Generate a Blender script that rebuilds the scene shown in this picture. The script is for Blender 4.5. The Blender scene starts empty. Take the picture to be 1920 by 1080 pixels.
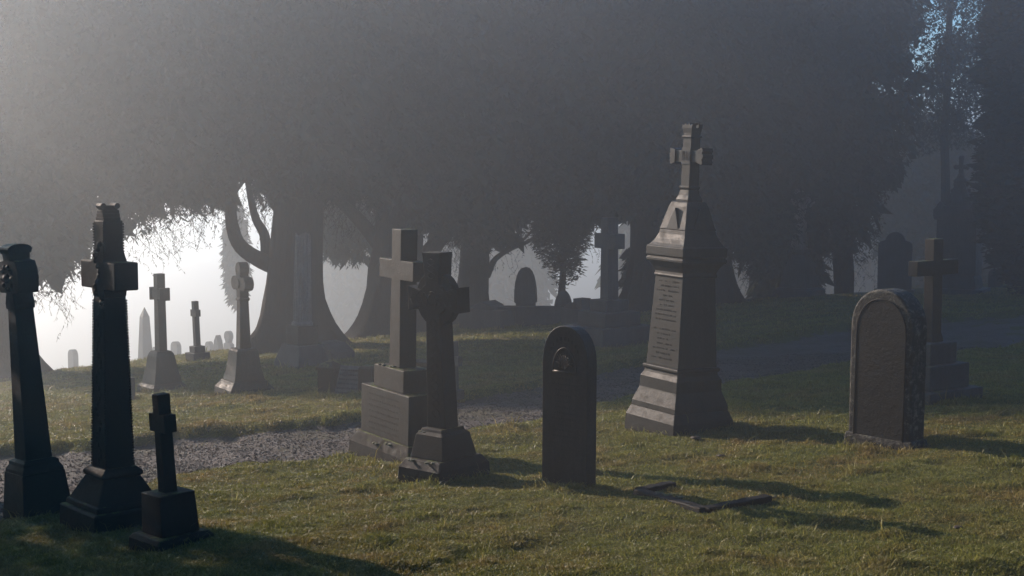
import bpy, bmesh, math, random
import numpy as np
from mathutils import Vector, Matrix, noise as mnoise

random.seed(7); rng = np.random.default_rng(11)
SC = bpy.context.scene
COL = SC.collection
F = 2667.0            # focal length in pixels of a 1920 wide picture
PITCH = math.atan(0.09)
CAMZ = 3.2
cp, sp_ = math.cos(PITCH), math.sin(PITCH)

# ------------------------------------------------------------------ camera
cam_d = bpy.data.cameras.new('camera'); cam = bpy.data.objects.new('camera', cam_d); COL.objects.link(cam)
cam_d.sensor_width = 36; cam_d.lens = F / 1920 * 36; cam_d.clip_start = .1; cam_d.clip_end = 2000
cam.location = (0, 0, CAMZ); cam.rotation_euler = (math.pi / 2 - PITCH, 0, 0)
SC.camera = cam

def pt(px, py, d):
    """world point seen at picture position px,py at a distance d along y"""
    u = (px - 960) / F; v = (540 - py) / F
    y = cp + v * sp_; z = -sp_ + v * cp
    k = d / y
    return np.array([u * k, d, CAMZ + z * k])

# ------------------------------------------------------------------ terrain
CTRL = [(960,1080,9.9),(1271,800,17.0),(1065,915,13.2),(1655,842,14.8),(210,990,12.8),(310,1015,12.3),
        (450,740,25.2),(300,735,26.2),(570,670,35.5),(370,678,37),(20,705,37.5),(1140,645,30),(985,610,38),
        (1790,552,41),(1920,1080,9.6),(0,1080,10.4),(1450,670,24.8),(650,628,40),(1100,592,42),(1540,560,43),
        (1920,537,45),(1745,748,18.3),(745,860,15.4),(832,890,14.2),(400,830,18.6)]
A = []; B = []
for px, py, d in CTRL:
    p = pt(px, py, d); x, y = p[0], p[1]
    A.append([1, x, y, x * x, x * y, y * y, y**3/100]); B.append(p[2])
CO, *_ = np.linalg.lstsq(np.array(A), np.array(B), rcond=None)

_tab = rng.random((256, 256))
def vnoise(x, y):
    x = np.asarray(x, float); y = np.asarray(y, float)
    xi = np.floor(x).astype(int); yi = np.floor(y).astype(int); fx = x - xi; fy = y - yi
    fx = fx * fx * (3 - 2 * fx); fy = fy * fy * (3 - 2 * fy)
    g = lambda a, b: _tab[a & 255, b & 255]
    return (g(xi, yi) * (1 - fx) + g(xi + 1, yi) * fx) * (1 - fy) + (g(xi, yi + 1) * (1 - fx) + g(xi + 1, yi + 1) * fx) * fy - .5

def Gpoly(x, y):
    x = np.clip(np.asarray(x, float), -15, 17); y0 = np.asarray(y, float); y = np.clip(y0, 7, 45)
    return CO[0] + CO[1]*x + CO[2]*y + CO[3]*x*x + CO[4]*x*y + CO[5]*y*y + CO[6]*y**3/100
def crest(x):
    return np.interp(x, [-15, -9, -4, 2, 9, 16], [38.5, 39.5, 41.5, 43, 44, 46])
def Gbase(x, y):
    x = np.asarray(x, float); y = np.asarray(y, float)
    z = Gpoly(x, y) + .10 * vnoise(x * .45 + 9, y * .45) + .05 * vnoise(x * 1.3, y * 1.3 + 5) + .05 * vnoise(x * 2.9, y * 2.9) + .022 * vnoise(x * 6.1 + 3, y * 6.1)
    t = y - crest(x)
    soft = np.where(t > 0, np.sqrt(t * t + .5) - .7, 0)
    z = z - .16 * np.clip(soft, 0, 60) - .45 * np.clip(t - 60, 0, 60)
    return z
def hit(fn, px, py):
    a, b = 6., 6.
    while b < 300:
        p = pt(px, py, b)
        if p[2] < float(fn(p[0], p[1])): break
        a = b; b *= 1.02
    for _ in range(25):
        m = (a + b) / 2; p = pt(px, py, m)
        if p[2] < float(fn(p[0], p[1])): b = m
        else: a = m
    return pt(px, py, b)
# path edges read off the photograph
lo = [hit(Gpoly, *q) for q in [(-40,990),(120,935),(270,905),(380,880),(560,855),(660,843),(760,826),(870,806),(1000,785),(1200,745),(1400,712),(1600,680),(1760,660),(1920,640)]]
hi = [hit(Gpoly, *q) for q in [(0,850),(150,840),(330,815),(600,800),(680,788),(870,745),(1000,722),(1210,680),(1390,645),(1570,615),(1750,597),(1920,585)]]
lo = sorted([tuple(p[:2]) for p in lo]); hi = sorted([tuple(p[:2]) for p in hi])
LX, LY = map(np.array, zip(*lo)); HX, HY = map(np.array, zip(*hi))
def ext(xs, ys):
    sl = (ys[2]-ys[0])/(xs[2]-xs[0]); sr = (ys[-1]-ys[-3])/(xs[-1]-xs[-3])
    return np.concatenate([[xs[0]-25], xs, [xs[-1]+25]]), np.concatenate([[ys[0]-25*sl*.5], ys, [ys[-1]+25*sr*.5]])
LX, LY = ext(LX, LY); HX, HY = ext(HX, HY)
def path_lo(x): return np.interp(x, LX, LY) + .35 * vnoise(np.asarray(x)*1.7, np.asarray(x)*0+3) + .14 * vnoise(np.asarray(x)*7, np.asarray(x)*0+8)
def path_hi(x): return np.interp(x, HX, HY) + .4 * vnoise(np.asarray(x)*1.5, np.asarray(x)*0+13) + .14 * vnoise(np.asarray(x)*6, np.asarray(x)*0+18)
def path_in(x, y):   # signed distance like: >0 inside
    return np.minimum(y - path_lo(x), path_hi(x) - y)
def G(x, y):
    m = np.clip((path_in(x, y) + .12) / .3, 0, 1); m = m*m*(3-2*m)
    lip = np.exp(-((np.asarray(y) - path_hi(x) - .25) / .3) ** 2) * .085
    return Gbase(x, y) - .09 * m + lip
def at(px, py): return hit(G, px, py)

# ------------------------------------------------------------------ materials
def nt(name):
    m = bpy.data.materials.new(name); m.use_nodes = True
    t = m.node_tree; t.nodes.clear()
    o = t.nodes.new('ShaderNodeOutputMaterial'); b = t.nodes.new('ShaderNodeBsdfPrincipled')
    t.links.new(b.outputs[0], o.inputs[0]); return m, t, b
def N(t, typ, **kw):
    n = t.nodes.new(typ)
    for k, v in kw.items():
        if k in n.inputs.keys() if hasattr(n.inputs, 'keys') else False: n.inputs[k].default_value = v
        else: setattr(n, k, v)
    return n
def noise(t, scale, detail=6, rough=.6, coord=None, stretch=None):
    n = t.nodes.new('ShaderNodeTexNoise'); n.inputs['Scale'].default_value = scale
    n.inputs['Detail'].default_value = detail; n.inputs['Roughness'].default_value = rough
    tc = t.nodes.new('ShaderNodeTexCoord') if coord is None else coord
    if stretch:
        mp = t.nodes.new('ShaderNodeMapping'); mp.inputs['Scale'].default_value = stretch
        t.links.new(tc.outputs['Object'], mp.inputs[0]); t.links.new(mp.outputs[0], n.inputs['Vector'])
    else: t.links.new(tc.outputs['Object'], n.inputs['Vector'])
    return n
def ramp(t, src, stops):
    r = t.nodes.new('ShaderNodeValToRGB'); el = r.color_ramp.elements
    while len(el) < len(stops): el.new(.5)
    for e, (p, c) in zip(el, stops):
        e.position = p; e.color = (*c, 1) if len(c) == 3 else c
    t.links.new(src, r.inputs[0]); return r
def mix(t, fac, a, b, mode='MIX'):
    m = t.nodes.new('ShaderNodeMix'); m.data_type = 'RGBA'; m.blend_type = mode
    for inp, v in ((m.inputs[0], fac), (m.inputs[6], a), (m.inputs[7], b)):
        if hasattr(v, 'is_linked') or hasattr(v, 'links'): t.links.new(v, inp)
        else: inp.default_value = v if isinstance(v, (int, float)) else (*v, 1)
    return m.outputs[2]
def c3(c, k): return tuple(min(1, v * k) for v in c)

def stone(name, col, lichen=(.30,.29,.24), amt=.42, moss=0., rough=.55, bump=.35):
    m, t, b = nt(name)
    n1 = noise(t, 2.2, 8, .65); n2 = noise(t, 38, 6, .7); n3 = noise(t, 9, 8, .7); n4 = noise(t, 3.0, 6, .6, stretch=(5, 5, .5))
    n6 = noise(t, 15, 8, .8)
    base = ramp(t, n1.outputs[0], [(.3, c3(col, .62)), (.55, col), (.75, c3(col, 1.35))]).outputs[0]
    grain = ramp(t, n2.outputs[0], [(.3, (.55,)*3), (.7, (1.3,)*3)]).outputs[0]
    base = mix(t, .8, base, grain, 'MULTIPLY')
    streak = ramp(t, n4.outputs[0], [(.42, (.5, .5, .5)), (.62, (1.1,)*3)]).outputs[0]
    base = mix(t, .4, base, streak, 'MULTIPLY')
    lf = ramp(t, (n6 if name == 'lichen_stone' else n3).outputs[0], [(1-amt, (0,)*3), (1-amt+.12, (1,)*3)]).outputs[0]
    out = mix(t, lf, base, lichen)
    if moss:
        n5 = noise(t, 5, 8, .7)
        g = t.nodes.new('ShaderNodeNewGeometry'); sx = t.nodes.new('ShaderNodeSeparateXYZ'); t.links.new(g.outputs['Normal'], sx.inputs[0])
        ad = t.nodes.new('ShaderNodeMath'); ad.operation = 'MULTIPLY_ADD'; t.links.new(sx.outputs[2], ad.inputs[0]); ad.inputs[1].default_value = .35; t.links.new(n5.outputs[0], ad.inputs[2])
        mf = ramp(t, ad.outputs[0], [(.95 - moss*.4, (0,)*3), (1.0 - moss*.35, (1,)*3)]).outputs[0]
        out = mix(t, mf, out, (.05, .06, .015))
    t.links.new(out, b.inputs['Base Color'])
    r = ramp(t, n3.outputs[0], [(.3, (rough-.18,)*3), (.7, (rough+.2,)*3)]); t.links.new(r.outputs[0], b.inputs['Roughness'])
    b.inputs['Specular IOR Level'].default_value = .06
    bp = t.nodes.new('ShaderNodeBump'); bp.inputs['Strength'].default_value = bump; bp.inputs['Distance'].default_value = .012
    ad = t.nodes.new('ShaderNodeMath'); ad.operation = 'ADD'; t.links.new(n2.outputs[0], ad.inputs[0]); t.links.new(n3.outputs[0], ad.inputs[1])
    t.links.new(ad.outputs[0], bp.inputs['Height']); t.links.new(bp.outputs[0], b.inputs['Normal'])
    return m
DARK = stone('dark_stone', (.009, .0072, .006), (.018,.0155,.012), .34, .2, .72)
BROWN = stone('brown_stone', (.014, .0105, .0078), (.02,.016,.011), .36, .3, .6)
GREY = stone('grey_stone', (.018, .0165, .0135), (.024,.0225,.018), .34, 0, .5, .25)
PALE = stone('pale_stone', (.032, .024, .017), (.04,.033,.024), .36, .1, .6)
BLACK = stone('black_stone', (.026, .022, .019), (.04,.036,.03), .36, .1, .45)
LICH = stone('lichen_stone', (.016, .014, .011), (.12,.115,.09), .49, .1, .6, .8)
LICHF = stone('face_stone', (.011, .0088, .006), (.026,.020,.009), .38, 0, .6, .5)
SLATE = stone('slate_stone', (.040, .040, .040), (.06,.06,.057), .36, .1, .6)  # own grey of the stone
PLINTH = stone('mossy_plinth_stone', (.010, .0075, .005), (.015,.012,.008), .36, .5, .85)
COLUMN = stone('column_stone', (.12, .11, .10), (.15,.14,.13), .36, 0, .6)
CUT = stone('cut_stone', (.004, .0037, .0033), (.006,.006,.005), .3, 0, .7)
CUTB = stone('cut_brown_stone', (.022, .017, .013), (.03,.025,.019), .3, 0, .7)
CUTM = stone('cut_grey_stone', (.013, .012, .010), (.016,.015,.013), .3, 0, .7)

def mat_moss():
    m, t, b = nt('moss'); n = noise(t, 30, 5)
    t.links.new(ramp(t, n.outputs[0], [(.3, (.018,.022,.006)), (.7, (.05,.052,.014))]).outputs[0], b.inputs['Base Color']); b.inputs['Roughness'].default_value = .9; return m
MOSS = mat_moss()
def mat_bark():
    m, t, b = nt('bark'); n = noise(t, 3, 8, .7, stretch=(7, 7, .5))
    t.links.new(ramp(t, n.outputs[0], [(.3, (.009,.007,.006)), (.7, (.022,.018,.016))]).outputs[0], b.inputs['Base Color']); b.inputs['Roughness'].default_value = 1; b.inputs['Specular IOR Level'].default_value = .03
    bp = t.nodes.new('ShaderNodeBump'); bp.inputs['Distance'].default_value = .06; t.links.new(n.outputs[0], bp.inputs['Height']); t.links.new(bp.outputs[0], b.inputs['Normal']); return m
BARK = mat_bark()
def mat_leaf(name, c):
    m, t, b = nt(name); n = noise(t, 1.1, 4)
    t.links.new(ramp(t, n.outputs[0], [(.3, c3(c, .6)), (.7, c3(c, 1.3))]).outputs[0], b.inputs['Base Color']); b.inputs['Roughness'].default_value = 1; b.inputs['Specular IOR Level'].default_value = .05; return m
LEAF = mat_leaf('yew_foliage', (.022, .03, .018))
LEAF2 = mat_leaf('conifer_foliage', (.02, .03, .022))

def mat_ground():
    m, t, b = nt('turf_soil')
    n1 = noise(t, .55, 6, .6); n2 = noise(t, 14, 6, .7)
    base = ramp(t, n1.outputs[0], [(.35, (.035,.042,.008)), (.52, (.052,.052,.012)), (.68, (.062,.048,.014))]).outputs[0]
    base = mix(t, .8, base, ramp(t, n2.outputs[0], [(.3, (.45,)*3), (.7, (1.4,)*3)]).outputs[0], 'MULTIPLY')
    t.links.new(base, b.inputs['Base Color']); b.inputs['Roughness'].default_value = 1; b.inputs['Specular IOR Level'].default_value = .05
    bp = t.nodes.new('ShaderNodeBump'); bp.inputs['Distance'].default_value = .05; bp.inputs['Strength'].default_value = .8
    t.links.new(n2.outputs[0], bp.inputs['Height']); t.links.new(bp.outputs[0], b.inputs['Normal']); return m
def mat_path():
    m, t, b = nt('gravel_path')
    n1 = noise(t, 1.2, 6, .7); n2 = noise(t, 26, 6, .8)
    v = t.nodes.new('ShaderNodeTexVoronoi'); v.inputs['Scale'].default_value = 22
    tc = t.nodes.new('ShaderNodeTexCoord'); t.links.new(tc.outputs['Object'], v.inputs['Vector'])
    base = ramp(t, n1.outputs[0], [(.38, (.032,.029,.016)), (.5, (.048,.041,.038)), (.65, (.062,.053,.050))]).outputs[0]
    base = mix(t, .8, base, ramp(t, n2.outputs[0], [(.3, (.4,)*3), (.7, (1.5,)*3)]).outputs[0], 'MULTIPLY')
    t.links.new(base, b.inputs['Base Color']); b.inputs['Roughness'].default_value = .8; b.inputs['Specular IOR Level'].default_value = .08
    bp = t.nodes.new('ShaderNodeBump'); bp.inputs['Distance'].default_value = .04; bp.inputs['Strength'].default_value = 1
    ad = t.nodes.new('ShaderNodeMath'); ad.operation = 'ADD'; t.links.new(v.outputs['Distance'], ad.inputs[0]); t.links.new(n2.outputs[0], ad.inputs[1])
    t.links.new(ad.outputs[0], bp.inputs['Height']); t.links.new(bp.outputs[0], b.inputs['Normal']); return m
def mat_pebble():
    m, t, b = nt('pebble'); a = t.nodes.new('ShaderNodeAttribute'); a.attribute_name = 'v'
    t.links.new(ramp(t, a.outputs['Fac'], [(0, (.012,.010,.009)), (.75, (.032,.027,.024)), (1, (.07,.06,.055))]).outputs[0], b.inputs['Base Color']); b.inputs['Roughness'].default_value = .7; b.inputs['Specular IOR Level'].default_value = .05; return m
def mat_grass():
    m, t, b = nt('grass_blade'); a = t.nodes.new('ShaderNodeAttribute'); a.attribute_name = 'v'
    n1 = noise(t, .9, 6, .7)
    green = ramp(t, a.outputs['Fac'], [(0, (.056,.064,.010)), (.5, (.104,.108,.020)), (.92, (.155,.145,.034)), (1, (.24,.21,.08))]).outputs[0]
    brown = ramp(t, a.outputs['Fac'], [(0, (.072,.055,.013)), (.6, (.14,.10,.028)), (1, (.21,.16,.06))]).outputs[0]
    f = ramp(t, n1.outputs[0], [(.46, (0,)*3), (.64, (1,)*3)]).outputs[0]
    out = mix(t, f, green, brown)
    t.links.new(out, b.inputs['Base Color']); b.inputs['Roughness'].default_value = .5
    b.inputs['Specular IOR Level'].default_value = .10
    o = [n for n in t.nodes if n.type == 'OUTPUT_MATERIAL'][0]
    tr = t.nodes.new('ShaderNodeBsdfTranslucent'); t.links.new(out, tr.inputs[0]); ms = t.nodes.new('ShaderNodeMixShader'); ms.inputs[0].default_value = .35
    t.links.new(b.outputs[0], ms.inputs[1]); t.links.new(tr.outputs[0], ms.inputs[2]); t.links.new(ms.outputs[0], o.inputs[0]); return m

# ------------------------------------------------------------------ mesh helpers
def new_mesh(name, verts, faces, mat, parent=None, smooth=False):
    me = bpy.data.meshes.new(name); me.from_pydata([tuple(map(float, v)) for v in verts], [], faces); me.validate(); me.update()
    if mat: me.materials.append(mat)
    if smooth: me.polygons.foreach_set('use_smooth', [True] * len(me.polygons))
    o = bpy.data.objects.new(name, me); COL.objects.link(o); o.parent = parent; return o
def fast_mesh(name, V, Fq, mat, parent=None, attr=None, smooth=False):
    """V (n,3), Fq (m,k) int array of k-gons"""
    me = bpy.data.meshes.new(name); m, k = Fq.shape
    me.vertices.add(len(V)); me.vertices.foreach_set('co', np.ascontiguousarray(V, np.float32).ravel())
    me.loops.add(m * k); me.loops.foreach_set('vertex_index', np.ascontiguousarray(Fq, np.int32).ravel())
    me.polygons.add(m); me.polygons.foreach_set('loop_start', np.arange(0, m * k, k, dtype=np.int32))
    try: me.polygons.foreach_set('loop_total', np.full(m, k, np.int32))
    except Exception: pass
    if attr is not None:
        a = me.attributes.new('v', 'FLOAT', 'POINT'); a.data.foreach_set('value', np.ascontiguousarray(attr, np.float32))
    me.polygons.foreach_set('use_smooth', np.full(m, smooth, bool))
    me.update(calc_edges=True); me.materials.append(mat)
    o = bpy.data.objects.new(name, me); COL.objects.link(o); o.parent = parent; return o
class MB:
    def __init__(s): s.v = []; s.f = []
    def add(s, v, f):
        b = len(s.v); s.v += [tuple(map(float, q)) for q in v]; s.f += [tuple(i + b for i in q) for q in f]; return s
    def box(s, x0, x1, y0, y1, z0, z1):
        return s.add([(x0,y0,z0),(x1,y0,z0),(x1,y1,z0),(x0,y1,z0),(x0,y0,z1),(x1,y0,z1),(x1,y1,z1),(x0,y1,z1)],
                     [(3,2,1,0),(4,5,6,7),(0,1,5,4),(1,2,6,5),(2,3,7,6),(3,0,4,7)])
    def loft(s, secs, ox=0, oy=0):
        """secs: (z, width x, width y) square sections"""
        v = []; f = []
        for z, wx, wy in secs:
            v += [(ox-wx/2, oy-wy/2, z), (ox+wx/2, oy-wy/2, z), (ox+wx/2, oy+wy/2, z), (ox-wx/2, oy+wy/2, z)]
        n = len(secs)
        for i in range(n - 1):
            for k in range(4):
                a = i*4+k; b_ = i*4+(k+1) % 4; f.append((a, b_, b_+4, a+4))
        f.append((3,2,1,0)); f.append(tuple((n-1)*4+k for k in range(4)))
        return s.add(v, f)
    def slab(s, pts, y0, y1):
        """polygon in the xz plane (counter-clockwise seen from -y) given a thickness"""
        n = len(pts); v = [(x, y0, z) for x, z in pts] + [(x, y1, z) for x, z in pts]
        f = [tuple(range(n)), tuple(range(2*n-1, n-1, -1))]
        for i in range(n):
            j = (i+1) % n; f.append((j, i, i+n, j+n))
        return s.add(v, f)
    def slabx(s, pts, x0, x1):
        n = len(pts); v = [(x0, y, z) for y, z in pts] + [(x1, y, z) for y, z in pts]
        f = [tuple(range(n-1, -1, -1)), tuple(range(n, 2*n))]
        for i in range(n):
            j = (i+1) % n; f.append((i, j, j+n, i+n))
        return s.add(v, f)
    def tube(s, pts, rad, n=10, rough=0, seed=0, cap=True):
        pts = [Vector(p) for p in pts]; v = []; f = []
        up = Vector((0, 1, 0))
        for i, p in enumerate(pts):
            t = (pts[min(i+1, len(pts)-1)] - pts[max(i-1, 0)]).normalized()
            a = t.cross(up)
            if a.length < .1: a = t.cross(Vector((1, 0, 0)))
            a.normalize(); b_ = a.cross(t).normalized()
            for k in range(n):
                an = 2*math.pi*k/n; r = rad[i]
                if rough:
                    r *= 1 + rough*(math.sin(an*3+seed)*.6 + math.sin(an*5+seed*2+i*.15)*.5 + math.sin(an*9+seed*3+i*.3)*.35 + .5*mnoise.noise((p*1.3+Vector((math.cos(an)*2+seed, math.sin(an)*2, 0)))))
                v.append(p + (a*math.cos(an) + b_*math.sin(an))*r)
        for i in range(len(pts)-1):
            for k in range(n):
                k2 = (k+1) % n; f.append((i*n+k, i*n+k2, (i+1)*n+k2, (i+1)*n+k))
        if cap: f.append(tuple(range(n-1, -1, -1))); f.append(tuple((len(pts)-1)*n+k for k in range(n)))
        return s.add(v, f)
    def lathe(s, prof, n=20, ox=0, oy=0):
        v = []; f = []
        for r, z in prof:
            for k in range(n):
                a = 2*math.pi*k/n; v.append((ox+r*math.cos(a), oy+r*math.sin(a), z))
        for i in range(len(prof)-1):
            for k in range(n):
                k2 = (k+1) % n; f.append((i*n+k, i*n+k2, (i+1)*n+k2, (i+1)*n+k))
        f.append(tuple(range(n-1, -1, -1))); f.append(tuple((len(prof)-1)*n+k for k in range(n)))
        return s.add(v, f)
    def blob(s, c, r, sq=.6, seed=0):
        bm = bmesh.new(); bmesh.ops.create_icosphere(bm, subdivisions=2, radius=1)
        v = []
        for q in bm.verts:
            k = 1 + .35*mnoise.noise(q.co*1.7 + Vector((seed, seed*.7, 0)))
            v.append((c[0]+q.co.x*r*k, c[1]+q.co.y*r*k, c[2]+q.co.z*r*k*sq))
        f = [tuple(w.index for w in q.verts) for q in bm.faces]; bm.free()
        return s.add(v, f)
    def build(s, name, mat, parent=None, bevel=.006, smooth=False):
        o = new_mesh(name, s.v, s.f, mat, parent, smooth)
        bm = bmesh.new(); bm.from_mesh(o.data); bmesh.ops.recalc_face_normals(bm, faces=bm.faces); bm.to_mesh(o.data); bm.free()
        if bevel:
            m = o.modifiers.new('bevel', 'BEVEL'); m.width = bevel; m.segments = 2; m.limit_method = 'ANGLE'; m.angle_limit = math.radians(40); m.harden_normals = False
        return o
def thing(name, label, cat, px=None, py=None, rz=0, lean=(0, 0), group=None, loc=None, sink=0):
    o = bpy.data.objects.new(name, None); COL.objects.link(o); o.empty_display_size = .3
    p = at(px, py) if loc is None else np.array(loc)
    o.location = (p[0], p[1], p[2] - sink)
    # lean = (towards the right of the picture, away from the camera), radians
    o.rotation_mode = 'QUATERNION'
    q = Matrix.Rotation(lean[0], 3, 'Y') @ Matrix.Rotation(-lean[1], 3, 'X') @ Matrix.Rotation(math.radians(rz), 3, 'Z')
    o.rotation_quaternion = q.to_quaternion()
    o['label'] = label; o['category'] = cat
    if group: o['group'] = group
    return o, p[1] / F
def arcpts(cx, cz, r, a0, a1, n=12, rz=None):
    rz = rz or r
    return [(cx + r*math.cos(math.radians(a0+(a1-a0)*i/n)), cz + rz*math.sin(math.radians(a0+(a1-a0)*i/n))) for i in range(n+1)]

# ------------------------------------------------------------------ ground, path
def axis(segs):
    out = []
    for a, b, st in segs: out += list(np.arange(a, b, st))
    return np.array(out + [segs[-1][1]])
xs = axis([(-400,-60,20),(-60,-16,2),(-16,-10,.4),(-10,10,.13),(10,18,.3),(18,60,2),(60,400,20)])
ys = axis([(-60,4,4),(4,8.5,.5),(8.5,28,.13),(28,46,.3),(46,110,2),(110,600,20)])
X, Y = np.meshgrid(xs, ys); Z = G(X, Y)
nx, ny = len(xs), len(ys)
V = np.stack([X, Y, Z], -1).reshape(-1, 3)
i, j = np.meshgrid(np.arange(nx-1), np.arange(ny-1)); a = (j*nx+i).ravel()
ground = fast_mesh('ground', V, np.stack([a, a+1, a+1+nx, a+nx], -1), mat_ground(), smooth=True); ground['kind'] = 'structure'
# gravel path: a sheet just above the ground between its two edges
xs = axis([(-24,-9,.5),(-9,10,.1),(10,26,.5)]); rows = 40
PX, T = np.meshgrid(xs, np.linspace(0, 1, rows))
PYv = path_lo(PX) * (1-T) + path_hi(PX) * T
Zp = G(PX, PYv) + .010 - .03*(np.abs(T-.5) > .49)
V = np.stack([PX, PYv, Zp], -1).reshape(-1, 3); nx = len(xs)
i, j = np.meshgrid(np.arange(nx-1), np.arange(rows-1)); a = (j*nx+i).ravel()
path = fast_mesh('path', V, np.stack([a, a+1, a+1+nx, a+nx], -1), mat_path(), smooth=True); path['kind'] = 'structure'

# pebbles: uncountable
def pebbles(n):
    d = 8 + 18*rng.random(n*3)**1.2; x = (rng.random(n*3)-.5)*.95*d
    k = path_in(x, d) > -.12; x = x[k][:n]; d = d[k][:n]; n = len(x)
    r = .005 + .010*rng.random(n)**5 + .004*rng.random(n)
    oc = np.array([(1,0,0),(0,1,0),(-1,0,0),(0,-1,0),(0,0,.8),(0,0,-.8)], float)
    jit = 1 + .45*(rng.random((n, 6, 3))-.5)
    ang = rng.random(n)*6.28; ca, sa = np.cos(ang), np.sin(ang)
    v = oc[None]*jit; vx = v[...,0]*ca[:,None]-v[...,1]*sa[:,None]; vy = v[...,0]*sa[:,None]+v[...,1]*ca[:,None]
    P = np.stack([vx*1.3, vy, v[...,2]*.8], -1)*r[:,None,None]
    P += np.stack([x, d, G(x, d)+.012+r*.3], -1)[:,None,:]
    f = np.array([(0,1,4),(1,2,4),(2,3,4),(3,0,4),(1,0,5),(2,1,5),(3,2,5),(0,3,5)])
    Fq = (f[None] + (np.arange(n)*6)[:,None,None]).reshape(-1, 3)
    o = fast_mesh('gravel', P.reshape(-1, 3), Fq, mat_pebble(), attr=np.repeat(rng.random(n)**1.5, 6)); o['kind'] = 'stuff'
    o['label'] = 'dark wet gravel scattered along the cemetery path'
pebbles(60000)

# ------------------------------------------------------------------ grass
def grass(n):
    lo_, hi_ = math.log(8.8), math.log(30)
    d = np.exp(lo_ + (hi_-lo_)*rng.random(n)**.95); far = rng.random(n) < .12; d = np.where(far, 30*1.45**rng.random(n), d); x = (rng.random(n)-.5)*.84*d
    tuft = vnoise(x*5.5, d*5.5) + .6*vnoise(x*2.1+7, d*2.1)
    k = (path_in(x, d) < .05 + .1*rng.random(n)) | ((rng.random(n) < .05) & (path_in(x, d) < .6))
    k &= (tuft > -.75 + .35*rng.random(n))
    x, d, tuft = x[k], d[k], tuft[k]; tall = np.zeros(len(x))
    for fx, fy, fr in FOOT:
        m_ = int(1500*fr); a_ = rng.random(m_)*6.283; q_ = fr*(.95+.35*rng.random(m_)**1.5)/np.maximum(abs(np.cos(a_-.7)), abs(np.sin(a_-.7)))*.80
        x = np.concatenate([x, fx+q_*np.cos(a_)]); d = np.concatenate([d, fy+q_*np.sin(a_)]); tall = np.concatenate([tall, .5+rng.random(m_)])
    tuft = np.concatenate([tuft, np.full(len(x)-len(tuft), .3)]); n = len(x)
    sc = np.maximum(1, d/13)
    h = (.014 + .020*rng.random(n) + .075*np.clip(tuft-.05, 0, 1)) * (1 + 1.6*(rng.random(n) > .992)); h *= sc**.35; h *= 1+1.1*tall*rng.random(n)
    w = (.0028 + .0026*rng.random(n))*sc**1.0
    ang = rng.random(n)*6.283; la = rng.random(n)*6.283; ln = h*(.3+.9*rng.random(n))
    dx, dy = np.cos(ang)*w, np.sin(ang)*w; lx, ly = np.cos(la)*ln, np.sin(la)*ln
    z = G(x, d) - .012
    P = np.empty((n, 5, 3))
    P[:,0] = np.stack([x-dx, d-dy, z], -1); P[:,1] = np.stack([x+dx, d+dy, z], -1)
    P[:,2] = np.stack([x+dx*.8+lx*.35, d+dy*.8+ly*.35, z+h*.62], -1); P[:,3] = np.stack([x-dx*.8+lx*.35, d-dy*.8+ly*.35, z+h*.62], -1)
    P[:,4] = np.stack([x+lx, d+ly, z+h*.95], -1)
    b = (np.arange(n)*5)[:,None]
    tri = np.concatenate([b+np.array([0,1,2]), b+np.array([0,2,3]), b+np.array([3,2,4])], 0)
    v = np.clip(rng.random(n)*.8 + .2*np.clip(tuft+.5, 0, 1), 0, 1)
    o = fast_mesh('grass', P.reshape(-1, 3), tri, mat_grass(), attr=np.repeat(v, 5), smooth=False); o['kind'] = 'stuff'
    o['label'] = 'short dewy turf of green and straw coloured grass'
FOOT = []

# ------------------------------------------------------------------ monuments
def latin(s, w, L, t, z0, z1, zb0, zb1, wt=None):
    """plain cross outline (polygon) from px sizes; z from z0 to z1, bar between zb0 and zb1"""
    a = w/2; b_ = (wt or w)/2; l = L/2
    return [(x*s, z*s) for x, z in [(-a, z0), (a, z0), (b_, zb0), (l, zb0), (l, zb1), (b_, zb1), (b_, z1), (-b_, z1), (-b_, zb1), (-l, zb1), (-l, zb0), (-b_, zb0)]]
def S(s, secs): return [(z*s, wx*s, wy*s) for z, wx, wy in secs]
TH = -50

def mossbits(root, spots, seed=0):
    for k, (x, y, z, r) in enumerate(spots):
        m = MB()
        for q in range(7):
            m.blob((x+random.uniform(-1, 1)*r, y+random.uniform(-1, 1)*r*.6, z), r*random.uniform(.25, .5), .5, seed+k+q)
        m.build('moss', MOSS, root, 0, True)

# 1. leaning wheel-headed cross, far left
r, s = thing('leaning_cross', 'tall dark wheel-headed cross tilting left on a tapered block, nearest the left edge', 'gravestone', 72, 962, -48, (-.055, .0), 'tall dark crosses in the left foreground')
MB().loft(S(s, [(-12,100,100),(4,98,98),(82,84,84),(84,84,84)])).build('plinth', DARK, r, .012)
MB().loft(S(s, [(84,82,82),(90,80,80),(98,70,70),(104,70,70),(108,58,58)])).build('moulding', DARK, r, .008)
MB().loft(S(s, [(108,52,52),(390,35,36),(394,36,37)])).build('shaft', DARK, r, .008)
hd = [(-20,394),(20,394),(22,404),(15,418)]+arcpts(0,450,44,-38,38,8,50)[0:9]+[(15,484),(14,500)]
hd = [(-20,394),(20,394),(22,404),(14,424),(40,424)]+arcpts(0,452,48,-32,32,6,50)+[(38,484),(15,486),(18,500)]
hd += [(-x, z) for x, z in hd[::-1]]
h = MB().slab([(x*s, z*s) for x, z in hd], -20*s, 20*s); h.build('cross_head', DARK, r, .008)
MB().slabx([(y*s*1.12, z*s) for y, z in [(-19,498),(19,498),(21,506)]+arcpts(0,506,21,0,180,8,10)], -20*s, 20*s).build('roll_top', DARK, r, .003)
m = MB()
for k in range(10):
    a = k*36; m.blob((22*s*math.cos(math.radians(a)), -20.5*s, (452+22*math.sin(math.radians(a)))*s), 5*s, 1, k)
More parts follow.
